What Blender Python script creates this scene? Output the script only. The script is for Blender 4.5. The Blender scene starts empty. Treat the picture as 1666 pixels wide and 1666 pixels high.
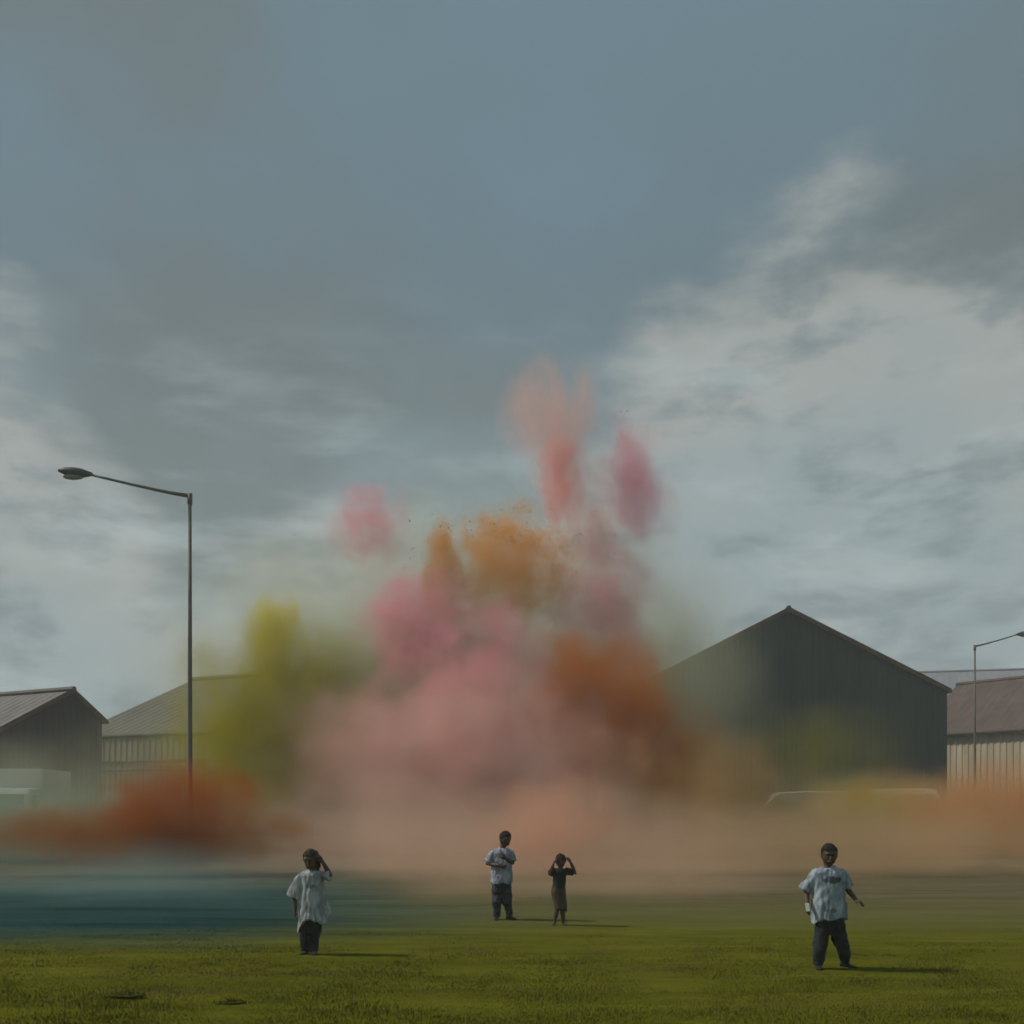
import bpy, bmesh, math, random
import numpy as np
from mathutils import Vector, Matrix, noise

R = math.radians
random.seed(7)
rng = np.random.default_rng(11)
scene = bpy.context.scene
COL = scene.collection

# ------------------------------------------------------------------ camera
F = 1786.0          # focal length in photo pixels (photo 1666 wide)
HZ = 1304.0         # horizon row
EYE = 1.8
cam_d = bpy.data.cameras.new('camera')
cam = bpy.data.objects.new('camera', cam_d)
COL.objects.link(cam)
cam.location = (0, 0, EYE)
cam.rotation_euler = (R(90), 0, 0)
cam_d.sensor_width = 36
cam_d.lens = F / 1666 * 36
cam_d.shift_y = (HZ - 833) / 1666
cam_d.clip_end = 3000
scene.camera = cam

# ------------------------------------------------------------------ render settings
scene.render.engine = 'CYCLES'
scene.view_settings.view_transform = 'Standard'
scene.view_settings.look = 'None'
scene.view_settings.exposure = 0.0
scene.view_settings.gamma = 1.0
scene.view_settings.use_curve_mapping = False
cy = scene.cycles
cy.use_adaptive_sampling = True
cy.adaptive_threshold = 0.04
cy.adaptive_min_samples = 16
cy.use_denoising = True
cy.max_bounces = 5
cy.diffuse_bounces = 2
cy.glossy_bounces = 2
cy.transparent_max_bounces = 8
cy.volume_bounces = 3
cy.volume_max_steps = 256
cy.volume_step_rate = 1.6

# ------------------------------------------------------------------ node helper
class NT:
    def __init__(s, tree):
        s.t = tree
        s.n = tree.nodes
        s.l = tree.links
    def new(s, typ, **kw):
        nd = s.n.new(typ)
        for k, v in kw.items():
            setattr(nd, k, v)
        return nd
    def put(s, sock, v):
        if isinstance(v, bpy.types.NodeSocket):
            s.l.new(v, sock)
        elif v is not None:
            if sock.type == 'RGBA' and len(v) == 3:
                v = (*v, 1)
            sock.default_value = v
    def m(s, op, a, b=None, c=None, clamp=False):
        nd = s.new('ShaderNodeMath', operation=op, use_clamp=clamp)
        for i, v in enumerate((a, b, c)):
            if v is not None:
                s.put(nd.inputs[i], v)
        return nd.outputs[0]
    def vm(s, op, a, b=None, scale=None):
        nd = s.new('ShaderNodeVectorMath', operation=op)
        s.put(nd.inputs[0], a)
        if b is not None:
            s.put(nd.inputs[1], b)
        if scale is not None:
            s.put(nd.inputs['Scale'], scale)
        return nd.outputs['Value'] if op in ('LENGTH', 'DOT_PRODUCT', 'DISTANCE') else nd.outputs['Vector']
    def sep(s, v):
        nd = s.new('ShaderNodeSeparateXYZ')
        s.put(nd.inputs[0], v)
        return nd.outputs
    def comb(s, x, y, z):
        nd = s.new('ShaderNodeCombineXYZ')
        for i, v in enumerate((x, y, z)):
            s.put(nd.inputs[i], v)
        return nd.outputs[0]
    def noise(s, vec, scale, detail=3, rough=0.5, dist=0.0):
        nd = s.new('ShaderNodeTexNoise')
        s.put(nd.inputs['Vector'], vec)
        nd.inputs['Scale'].default_value = scale
        nd.inputs['Detail'].default_value = detail
        nd.inputs['Roughness'].default_value = rough
        nd.inputs['Distortion'].default_value = dist
        return nd.outputs['Fac']
    def smooth(s, v, a, b, lo=0.0, hi=1.0):
        nd = s.new('ShaderNodeMapRange', interpolation_type='SMOOTHSTEP')
        s.put(nd.inputs[0], v)
        for i, x in zip((1, 2, 3, 4), (a, b, lo, hi)):
            s.put(nd.inputs[i], x)
        return nd.outputs[0]
    def lin(s, v, a, b, lo=0.0, hi=1.0):
        nd = s.new('ShaderNodeMapRange')
        s.put(nd.inputs[0], v)
        for i, x in zip((1, 2, 3, 4), (a, b, lo, hi)):
            s.put(nd.inputs[i], x)
        return nd.outputs[0]
    def mix(s, f, a, b, mode='MIX'):
        nd = s.new('ShaderNodeMix', data_type='RGBA', blend_type=mode)
        s.put(nd.inputs[0], f)
        s.put(nd.inputs[6], a)
        s.put(nd.inputs[7], b)
        return nd.outputs[2]
    def ramp(s, f, stops):
        nd = s.new('ShaderNodeValToRGB')
        s.put(nd.inputs[0], f)
        el = nd.color_ramp.elements
        while len(el) < len(stops):
            el.new(0.5)
        for e, (p, c) in zip(el, stops):
            e.position = p
            e.color = (*c, 1) if len(c) == 3 else c
        return nd.outputs[0]

# ------------------------------------------------------------------ sun and sky
SUN_EL = R(46)
SUN_DIR = Vector((-1.0, 0.10, 0)).normalized() * math.cos(SUN_EL) + Vector((0, 0, math.sin(SUN_EL)))
sun_d = bpy.data.lights.new('sun', 'SUN')
sun_d.energy = 2.6
sun_d.angle = R(5)
sun_d.color = (1.0, 0.93, 0.82)
sun = bpy.data.objects.new('sun', sun_d)
COL.objects.link(sun)
sun.rotation_euler = SUN_DIR.to_track_quat('Z', 'Y').to_euler()
sun.location = (-30, 10, 40)

world = bpy.data.worlds.new('World')
scene.world = world
world.use_nodes = True
w = NT(world.node_tree)
w.n.clear()
sky = w.new('ShaderNodeTexSky', sky_type='NISHITA', sun_disc=False)
sky.sun_elevation = SUN_EL
sky.sun_rotation = math.atan2(SUN_DIR.x, SUN_DIR.y)
sky.air_density = 1.0
sky.dust_density = 3.0
clear = w.vm('SCALE', sky.outputs[0], scale=0.06)
tc = w.new('ShaderNodeTexCoord')
D = tc.outputs['Generated']
dx, dy, dz = w.sep(D)
dz = w.m('MAXIMUM', dz, 0.0)
hgt = w.m('ADD', dz, 0.28)
pc = w.comb(w.m('DIVIDE', dx, hgt), w.m('DIVIDE', dy, hgt), 0.0)     # cloud deck
az = w.m('ARCTAN2', dx, dy)
# drifting wisps, heaped edges
wn = w.noise(w.vm('ADD', pc, (3.1, 1.7, 0.0)), 1.3, 5, 0.52, 0.2)
fine = w.noise(w.comb(w.m('MULTIPLY', dx, 4.0), w.m('MULTIPLY', dy, 4.0), w.m('MULTIPLY', dz, 9.0)), 2.6, 8, 0.60, 0.12)
heap = w.noise(w.comb(w.m('MULTIPLY', dx, 3.0), w.m('MULTIPLY', dy, 3.0), w.m('MULTIPLY', dz, 6.5)), 1.9, 5, 0.52, 0.15)
streak = w.noise(w.comb(w.m('MULTIPLY', az, 3.0), w.m('MULTIPLY', dz, 10.0), 0.0), 1.6, 8, 0.58, 0.25)
deck = w.ramp(dz, [(0.0, (0.300, 0.378, 0.388)), (0.16, (0.325, 0.408, 0.415)), (0.26, (0.245, 0.318, 0.330)),
                   (0.40, (0.148, 0.212, 0.240)), (0.62, (0.160, 0.245, 0.292)), (1.0, (0.17, 0.25, 0.29))])
# warm grey breaks in the deck
warm = w.smooth(wn, 0.47, 0.64)
deck = w.mix(w.m('MULTIPLY', warm, 0.75), deck, (0.158, 0.188, 0.180))
blue = w.m('MULTIPLY', w.smooth(wn, 0.45, 0.32), w.smooth(dz, 0.25, 0.5))
deck = w.mix(w.m('MULTIPLY', blue, 0.8), deck, (0.160, 0.245, 0.310))
# paler veils, denser towards the horizon
veil = w.m('MULTIPLY', w.smooth(streak, 0.45, 0.68), w.smooth(dz, 0.45, 0.22))
deck = w.mix(w.m('MULTIPLY', veil, 0.85), deck, (0.395, 0.480, 0.485))
shade = w.m('MULTIPLY', w.smooth(fine, 0.47, 0.68), w.smooth(dz, 0.50, 0.2))
deck = w.mix(w.m('MULTIPLY', shade, 0.60), deck, (0.190, 0.248, 0.258))
# cumulus banks standing on the horizon
def bank(a0, wa, top):
    q = w.m('DIVIDE', w.m('SUBTRACT', az, a0), wa)
    lim = w.m('MULTIPLY', w.m('SUBTRACT', 1.0, w.m('MULTIPLY', q, q)), top)
    lim = w.m('ADD', lim, w.m('MULTIPLY', w.m('SUBTRACT', heap, 0.5), 0.30))
    lim = w.m('ADD', lim, w.m('MULTIPLY', w.m('SUBTRACT', fine, 0.5), 0.12))
    return w.m('SUBTRACT', lim, dz)
banks = None
for a0, wa, top in ((0.29, 0.42, 0.455), (-0.47, 0.24, 0.35), (-0.08, 0.34, 0.25), (1.6, 0.5, 0.38), (2.9, 0.6, 0.40), (-1.7, 0.55, 0.36), (-2.6, 0.3, 0.3)):
    h = bank(a0, wa, top)
    banks = h if banks is None else w.m('MAXIMUM', banks, h)
bm_ = w.smooth(banks, -0.04, 0.07)
body = w.smooth(banks, 0.02, 0.22)
bcol = w.mix(body, (0.425, 0.440, 0.410), (0.340, 0.415, 0.425))
puff = w.smooth(w.noise(w.comb(w.m('MULTIPLY', dx, 3.0), w.m('MULTIPLY', dy, 3.0), w.m('MULTIPLY', dz, 7.0)), 3.4, 8, 0.60, 0.12), 0.45, 0.66)
bcol = w.mix(w.m('MULTIPLY', puff, 0.75), bcol, (0.195, 0.250, 0.262))
bcol = w.mix(w.m('MULTIPLY', w.smooth(streak, 0.50, 0.70), 0.6), bcol, (0.50, 0.57, 0.56))
deck = w.mix(w.m('MULTIPLY', bm_, 0.9), deck, bcol)
final = w.mix(0.86, clear, deck)
bg = w.new('ShaderNodeBackground')
w.put(bg.inputs[0], final)
bg.inputs[1].default_value = 1.0
wo = w.new('ShaderNodeOutputWorld')
w.l.new(bg.outputs[0], wo.inputs[0])
world.cycles.sampling_method = 'MANUAL'
world.cycles.sample_map_resolution = 256

# ------------------------------------------------------------------ materials
MATS = {}
def mat(name, col, rough=0.8, var=0.0, vscale=3.0, bump=0.0, bscale=40.0, metal=0.0, col2=None, spec=0.3, stretch=(1, 1, 1), coord='Object'):
    if name in MATS:
        return MATS[name]
    M = bpy.data.materials.new(name)
    M.use_nodes = True
    n = NT(M.node_tree)
    b = n.n['Principled BSDF']
    b.inputs['Roughness'].default_value = rough
    b.inputs['Metallic'].default_value = metal
    b.inputs['Specular IOR Level'].default_value = spec
    tcn = n.new('ShaderNodeTexCoord')
    vec = n.vm('MULTIPLY', tcn.outputs[coord], stretch)
    if var or col2:
        f = n.smooth(n.noise(vec, vscale, 5, 0.6), 0.32, 0.68)
        if col2:
            c = n.mix(f, col, col2)
        else:
            c = n.mix(f, tuple(x * (1 - var) for x in col), tuple(x * (1 + var) for x in col))
        n.put(b.inputs['Base Color'], c)
    else:
        n.put(b.inputs['Base Color'], col)
    if bump:
        bp = n.new('ShaderNodeBump')
        bp.inputs['Strength'].default_value = bump
        bp.inputs['Distance'].default_value = 0.02
        n.put(bp.inputs['Height'], n.noise(vec, bscale, 4, 0.6))
        n.l.new(bp.outputs[0], b.inputs['Normal'])
    MATS[name] = M
    return M

# ------------------------------------------------------------------ object helpers
def tag(o, label=None, cat=None, group=None, kind=None):
    if label: o['label'] = label
    if cat: o['category'] = cat
    if group: o['group'] = group
    if kind: o['kind'] = kind
    return o

def empty(name, loc, rz=0.0):
    o = bpy.data.objects.new(name, None)
    o.empty_display_size = 0.3
    COL.objects.link(o)
    o.location = loc
    o.rotation_euler = (0, 0, rz)
    return o

def link_mesh(name, me, material, parent=None, smooth=False):
    o = bpy.data.objects.new(name, me)
    COL.objects.link(o)
    if material is not None:
        me.materials.append(material)
    if smooth:
        me.shade_smooth()
    if parent is not None:
        o.parent = parent
    return o

class MB:
    """vertex and face collector for one mesh"""
    def __init__(s):
        s.v = []
        s.f = []
    def add(s, vs, fs):
        k = len(s.v)
        s.v += [tuple(v) for v in vs]
        s.f += [tuple(i + k for i in f) for f in fs]
        return s
    def box(s, x0, y0, z0, x1, y1, z1):
        vs = [(x0, y0, z0), (x1, y0, z0), (x1, y1, z0), (x0, y1, z0), (x0, y0, z1), (x1, y0, z1), (x1, y1, z1), (x0, y1, z1)]
        return s.add(vs, [(0, 3, 2, 1), (4, 5, 6, 7), (0, 1, 5, 4), (1, 2, 6, 5), (2, 3, 7, 6), (3, 0, 4, 7)])
    def rings(s, rings):
        n = len(rings[0])
        vs = [p for r in rings for p in r]
        fs = []
        for i in range(len(rings) - 1):
            for j in range(n):
                a = i * n + j; b = i * n + (j + 1) % n
                fs.append((a, b, b + n, a + n))
        c0 = len(vs)
        vs.append(tuple(np.mean(np.array(rings[0]), axis=0)))
        vs.append(tuple(np.mean(np.array(rings[-1]), axis=0)))
        L = (len(rings) - 1) * n
        for j in range(n):
            fs.append((c0, (j + 1) % n, j))
            fs.append((c0 + 1, L + j, L + (j + 1) % n))
        return s.add(vs, fs)
    def tube(s, pts, rad, seg=10, flat=None):
        """tapered tube along a polyline; flat = (vector, factor) squashes the section along a vector"""
        pts = [Vector(p) for p in pts]
        if isinstance(rad, (int, float)):
            rad = [rad] * len(pts)
        rings = []
        t0 = (pts[1] - pts[0]).normalized()
        ref = Vector((0, 0, 1)) if abs(t0.z) < 0.9 else Vector((0, 1, 0))
        u = t0.cross(ref).normalized()
        for i, p in enumerate(pts):
            a = pts[max(i - 1, 0)]; b = pts[min(i + 1, len(pts) - 1)]
            t = (b - a).normalized()
            u = (u - t * u.dot(t)).normalized()
            v = t.cross(u)
            ring = []
            for k in range(seg):
                an = 2 * math.pi * k / seg
                o = (u * math.cos(an) + v * math.sin(an)) * rad[i]
                if flat:
                    fv, ff = flat
                    o = o - fv * o.dot(fv) * (1 - ff)
                ring.append(tuple(p + o))
            rings.append(ring)
        return s.rings(rings)
    def ball(s, c, r, seg=14, nr=9, fn=None):
        c = Vector(c)
        rings = []
        for i in range(1, nr):
            th = math.pi * i / nr
            ring = []
            for k in range(seg):
                an = 2 * math.pi * k / seg
                d = Vector((math.sin(th) * math.cos(an), math.sin(th) * math.sin(an), -math.cos(th)))
                e = fn(d) if fn else 1.0
                ring.append((c.x + d.x * r[0] * e, c.y + d.y * r[1] * e, c.z + d.z * r[2] * e))
            rings.append(ring)
        return s.rings(rings)
    def mesh(s, name):
        me = bpy.data.meshes.new(name)
        me.from_pydata(s.v, [], s.f)
        me.update()
        return me
    def build(s, name, material, parent=None, smooth=False, bevel=0.0):
        o = link_mesh(name, s.mesh(name), material, parent, smooth)
        if bevel:
            bm = bmesh.new(); bm.from_mesh(o.data)
            bmesh.ops.bevel(bm, geom=bm.edges[:], offset=bevel, segments=2, affect='EDGES', clamp_overlap=True)
            bm.to_mesh(o.data); bm.free()
        return o

def skin(mb, name, material, parent, voxel=0.006, smooth_it=4, disp=None):
    """fuse a collector into one continuous smooth surface"""
    tmp = bpy.data.objects.new('tmp', mb.mesh('tmp'))
    COL.objects.link(tmp)
    r = tmp.modifiers.new('r', 'REMESH'); r.mode = 'VOXEL'; r.voxel_size = voxel
    sm = tmp.modifiers.new('s', 'SMOOTH'); sm.iterations = smooth_it; sm.factor = 0.5
    dg = bpy.context.evaluated_depsgraph_get()
    me = bpy.data.meshes.new_from_object(tmp.evaluated_get(dg))
    bpy.data.objects.remove(tmp)
    if disp:
        n = len(me.vertices)
        nor = [v.normal.copy() for v in me.vertices]
        for v, no in zip(me.vertices, nor):
            v.co += no * disp(v.co)
        me.update()
    me.name = name
    return link_mesh(name, me, material, parent, smooth=True)

def at(px, py, d):
    """photo pixel at a real distance -> metres"""
    return Vector(((px - 833) / F * d, d, EYE + (HZ - py) / F * d))
def gx(px, d):
    return (px - 833) / F * d

# ------------------------------------------------------------------ ground
def ground_color(n, P):
    """turf, a blue-green worn strip and trodden earth further out, by place on the field"""
    x, y, z = n.sep(P)
    wob = n.noise(n.vm('MULTIPLY', P, (0.10, 0.35, 0.0)), 1.0, 5, 0.6)
    wob2 = n.noise(n.vm('MULTIPLY', P, (0.25, 1.6, 0.0)), 1.0, 5, 0.65)
    fine = n.noise(n.vm('MULTIPLY', P, (1.6, 5.0, 0.0)), 1.0, 5, 0.6)
    turf = n.mix(n.smooth(wob2, 0.35, 0.68), (0.090, 0.095, 0.008), (0.128, 0.126, 0.012))
    turf = n.mix(n.m('MULTIPLY', n.smooth(fine, 0.45, 0.75), 0.5), turf, (0.074, 0.080, 0.006))
    worn = n.noise(n.vm('MULTIPLY', P, (0.30, 0.9, 0.0)), 1.3, 6, 0.62)
    turf = n.mix(n.m('MULTIPLY', n.smooth(worn, 0.52, 0.66), 0.65), turf, (0.098, 0.080, 0.016))
    turf = n.mix(n.m('MULTIPLY', n.smooth(worn, 0.44, 0.34), 0.55), turf, (0.062, 0.078, 0.006))
    teal = n.mix(n.smooth(n.m('ADD', n.m('MULTIPLY', wob, 0.6), n.m('MULTIPLY', wob2, 0.4)), 0.36, 0.62), (0.008, 0.036, 0.038), (0.034, 0.072, 0.068))
    earth = n.mix(n.smooth(wob2, 0.3, 0.7), (0.090, 0.080, 0.040), (0.150, 0.122, 0.068))
    olive = n.mix(n.smooth(wob2, 0.3, 0.7), (0.098, 0.100, 0.028), (0.126, 0.118, 0.038))
    yy = n.m('ADD', y, n.m('MULTIPLY', n.m('SUBTRACT', wob, 0.5), 2.2))
    yy = n.m('ADD', yy, n.m('MULTIPLY', n.m('SUBTRACT', fine, 0.5), 2.0))
    side = n.smooth(n.m('ADD', x, n.m('MULTIPLY', n.m('SUBTRACT', wob2, 0.5), 3.0)), -5.0, 1.6)
    strip = n.mix(side, teal, olive)
    c = n.mix(n.smooth(n.m('SUBTRACT', yy, n.m('MULTIPLY', side, 1.6)), 12.4, 16.0), turf, strip)
    far = n.m('SUBTRACT', yy, n.m('MULTIPLY', n.m('SUBTRACT', 1.0, side), 5.0))
    return n.mix(n.smooth(far, 15.0, 23.0), c, earth)

def ground_material(name, geo=True):
    M = bpy.data.materials.new(name)
    M.use_nodes = True
    n = NT(M.node_tree)
    b = n.n['Principled BSDF']
    g = n.new('ShaderNodeNewGeometry')
    c = ground_color(n, g.outputs['Position'])
    if not geo:
        oi = n.new('ShaderNodeAttribute', attribute_name='tone')
        c = n.mix(1.0, c, n.comb(oi.outputs['Fac'], oi.outputs['Fac'], n.m('MULTIPLY', oi.outputs['Fac'], 0.95)), 'MULTIPLY')
    n.put(b.inputs['Base Color'], c)
    b.inputs['Roughness'].default_value = 0.9
    b.inputs['Specular IOR Level'].default_value = 0.0
    if not geo:
        nn = n.vm('NORMALIZE', n.vm('ADD', n.vm('SCALE', g.outputs['Normal'], scale=0.35), (0.0, 0.0, 1.0)))
        n.l.new(nn, b.inputs['Normal'])
    if geo:
        bp = n.new('ShaderNodeBump')
        bp.inputs['Strength'].default_value = 0.6
        bp.inputs['Distance'].default_value = 0.03
        n.put(bp.inputs['Height'], n.noise(g.outputs['Position'], 9.0, 6, 0.65))
        n.l.new(bp.outputs[0], b.inputs['Normal'])
    return M

mb = MB()
# fine undulating sheet near by, one far sheet joined around it
xs = [-900, -300, -120, -60] + list(np.linspace(-32, 32, 65)) + [60, 120, 300, 900]
ys = [-60, -10, 2] + list(np.linspace(5, 60, 70)) + [80, 120, 300, 1400]
def ground_z(x, y):
    k = max(0.0, min(1.0, (30 - abs(x)) / 6)) * max(0.0, min(1.0, (y - 5) / 3)) * max(0.0, min(1.0, (58 - y) / 8))
    return k * 0.05 * (noise.noise(Vector((x * 0.25, y * 0.35, 3.1))) + 0.5 * noise.noise(Vector((x * 0.8, y * 0.9, 7.7))))
vs = [(x, y, ground_z(x, y)) for y in ys for x in xs]
nx = len(xs)
fs = [(j * nx + i, j * nx + i + 1, (j + 1) * nx + i + 1, (j + 1) * nx + i) for j in range(len(ys) - 1) for i in range(nx - 1)]
mb.add(vs, fs)
ground = mb.build('ground', ground_material('field_soil'), smooth=True)
tag(ground, kind='structure')

# ------------------------------------------------------------------ sheds
def lerp(a, b, t):
    return a + (b - a) * t
def corrugated(p00, p10, p01, p11, pitch, depth, out):
    """ribbed metal sheeting on a four-cornered field; ribs run from the 0- to the 1-edge"""
    mbc = MB()
    p00, p10, p01, p11 = map(Vector, (p00, p10, p01, p11))
    L = max((p10 - p00).length, (p11 - p01).length)
    n = max(2, int(L / pitch))
    us, off = [], []
    for i in range(n):
        for t, o in ((0.0, 0), (0.35, 0), (0.45, 1), (0.85, 1), (0.95, 0)):
            us.append((i + t) / n); off.append(o)
    us.append(1.0); off.append(0)
    out = Vector(out)
    vs = []
    for u, o in zip(us, off):
        vs.append(lerp(p00, p10, u) + out * depth * o)
    for u, o in zip(us, off):
        vs.append(lerp(p01, p11, u) + out * depth * o)
    k = len(us)
    return mbc.add(vs, [(i, i + 1, k + i + 1, k + i) for i in range(k - 1)])

def shed(name, label, A, B, t, zl, zr, zp, dv, wall_m, side_m, roof_m, trim_m, rails=()):
    root = empty(name, ((A[0] + B[0]) / 2, (A[1] + B[1]) / 2, 0))
    tag(root, label, 'shed')
    o = root.location
    A = Vector((A[0], A[1], 0)) - o; B = Vector((B[0], B[1], 0)) - o
    dv = Vector((dv[0], dv[1], 0))
    M = lerp(A, B, t)
    Z = lambda p, z: Vector((p.x, p.y, z))
    fn = Vector((0, 0, 1)).cross(B - A).normalized() * -1
    if fn.y > 0: fn = -fn
    ln = Vector((-dv.y, dv.x, 0)).normalized()
    if ln.dot(A - B) < 0: ln = -ln
    corrugated(A, M, Z(A, zl), Z(M, zp), 0.34, 0.02, fn).build('gable_wall', wall_m, root)
    corrugated(M, B, Z(M, zp), Z(B, zr), 0.34, 0.02, fn).build('gable_wall', wall_m, root)
    corrugated(A + dv, M + dv, Z(A + dv, zl), Z(M + dv, zp), 0.8, 0.05, -fn).build('rear_wall', wall_m, root)
    corrugated(M + dv, B + dv, Z(M + dv, zp), Z(B + dv, zr), 0.8, 0.05, -fn).build('rear_wall', wall_m, root)
    corrugated(A, A + dv, Z(A, zl), Z(A + dv, zl), 0.42, 0.05, ln).build('side_wall', side_m, root)
    corrugated(B, B + dv, Z(B, zr), Z(B + dv, zr), 0.42, 0.05, -ln).build('side_wall', side_m, root)
    # roof slopes with overhang
    ov = dv.normalized() * 0.16
    for E, ze, s in ((A, zl, 1), (B, zr, -1)):
        run = (E - M); slope = (zp - ze) / run.length
        e2 = E + run.normalized() * 0.16
        z2 = ze - slope * 0.16 + 0.12
        f0 = Z(e2 - ov, z2); f1 = Z(e2 + dv + ov, z2)
        r0 = Z(M - ov, zp + 0.12); r1 = Z(M + dv + ov, zp + 0.12)
        up = (f1 - f0).cross(r0 - f0).normalized()
        if up.z < 0: up = -up
        ro = corrugated(f0, f1, r0, r1, 0.6, 0.016, up).build('roof_slope', roof_m, root)
        # barge board along the verge
        k = MB()
        q = [f0 + fn * 0.02, r0 + fn * 0.02]
        dn = Vector((0, 0, -0.20))
        th = fn * 0.06
        k.add([q[0] + Vector((0, 0, .07)), q[1] + Vector((0, 0, .07)), q[1] + dn, q[0] + dn, q[0] + Vector((0, 0, .07)) + th, q[1] + Vector((0, 0, .07)) + th, q[1] + dn + th, q[0] + dn + th],
              [(0, 1, 2, 3), (4, 7, 6, 5), (0, 4, 5, 1), (1, 5, 6, 2), (2, 6, 7, 3), (3, 7, 4, 0)])
        k.build('barge_board', trim_m, root)
        g = MB()
        g.tube([f0 + Vector((0, 0, -0.06)), f1 + Vector((0, 0, -0.06))], 0.09, 8)
        g.build('gutter', trim_m, root)
    rc = MB().tube([Z(M - ov, zp + 0.15), Z(M + dv + ov, zp + 0.15)], 0.14, 8)
    rc.build('ridge_cap', roof_m, root)
    for side, z, h in rails:
        k = MB()
        if side == 'left':
            a, b, nn = A, A + dv, ln
        else:
            a, b, nn = A, B, fn
        a = a + nn * 0.055; b = b + nn * 0.055
        k.add([Z(a, z), Z(b, z), Z(b, z + h), Z(a, z + h), Z(a + nn * .05, z), Z(b + nn * .05, z), Z(b + nn * .05, z + h), Z(a + nn * .05, z + h)],
              [(0, 1, 2, 3), (4, 7, 6, 5), (0, 4, 5, 1), (1, 5, 6, 2), (2, 6, 7, 3), (3, 7, 4, 0)])
        k.build('sheeting_rail', trim_m, root)
    return root

wet = (0.6, 0.6, 0.12)
m_slate = mat('slate_green_cladding', (0.030, 0.048, 0.050), 0.65, 0.30, 1.2, 0.15, 8, col2=(0.046, 0.068, 0.068), stretch=wet)
m_char = mat('charcoal_cladding', (0.042, 0.036, 0.034), 0.7, 0.3, 1.2, 0.15, 8, col2=(0.068, 0.054, 0.048), stretch=wet)
m_beige = mat('beige_cladding', (0.30, 0.25, 0.16), 0.8, 0.2, 1.4, 0.15, 8, col2=(0.40, 0.34, 0.23), stretch=wet)
m_olive = mat('olive_grey_cladding', (0.085, 0.088, 0.062), 0.75, 0.2, 1.4, 0.15, 8, col2=(0.12, 0.118, 0.085), stretch=wet)
m_cream = mat('cream_cladding', (0.36, 0.30, 0.20), 0.8, 0.2, 1.4, 0.15, 8, col2=(0.50, 0.43, 0.31), stretch=wet)
m_roofgrey = mat('weathered_grey_roof', (0.088, 0.080, 0.075), 0.65, 0.2, 0.8, 0.1, 6, col2=(0.130, 0.118, 0.110))
m_roofol = mat('olive_grey_roof', (0.080, 0.080, 0.060), 0.7, 0.2, 0.8, 0.1, 6, col2=(0.115, 0.108, 0.084))
m_roofbr = mat('brown_roof', (0.075, 0.048, 0.042), 0.7, 0.2, 0.8, 0.1, 6, col2=(0.108, 0.074, 0.062))
m_rooflil = mat('lilac_grey_roof', (0.21, 0.22, 0.245), 0.6, 0.2, 0.8, 0.1, 6, col2=(0.26, 0.265, 0.285))
m_rust = mat('rusty_brown_trim', (0.075, 0.045, 0.032), 0.7, 0.2, 2.0, col2=(0.13, 0.085, 0.062))
m_darktrim = mat('dark_brown_trim', (0.035, 0.026, 0.022), 0.7, 0.2, 2.0)

# big dark barn, gable to the field
dS = 60.0
shed('barn', 'large dark slate-green barn with a broad gable rising beside the smoke', (gx(1026, dS), dS), (gx(1541, dS), dS), 0.499,
     1.8 + (HZ - 1124) / F * dS, 1.8 + (HZ - 1124) / F * dS, 1.8 + (HZ - 994) / F * dS, (3.0, 26), m_slate, m_slate, m_roofgrey, m_rust)
# low dark shed at the picture's edge
dL = 55.0
shed('shed', 'low charcoal shed with pale grey roof behind the parked lorry', (gx(-32, dL), dL), (gx(166, dL), dL), 0.755,
     1.8 + (HZ - 1205) / F * dL, 1.8 + (HZ - 1172) / F * dL, 1.8 + (HZ - 1126) / F * dL, (-11.0, 6.5), m_char, m_char, m_roofgrey, m_rust)
# beige-sided shed half lost in the smoke
dM = 58.0
shed('shed', 'beige-walled shed with olive roof behind the tall street lamp', (gx(346, dM), dM), (gx(774, dM), dM), 0.5,
     1.8 + (HZ - 1192) / F * dM, 1.8 + (HZ - 1192) / F * dM, 1.8 + (HZ - 1094) / F * dM, (-9.2, 4.6), m_olive, m_beige, m_roofol, m_darktrim,
     rails=(('left', 3.9, 0.14), ('left', 3.45, 0.10)))
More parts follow.
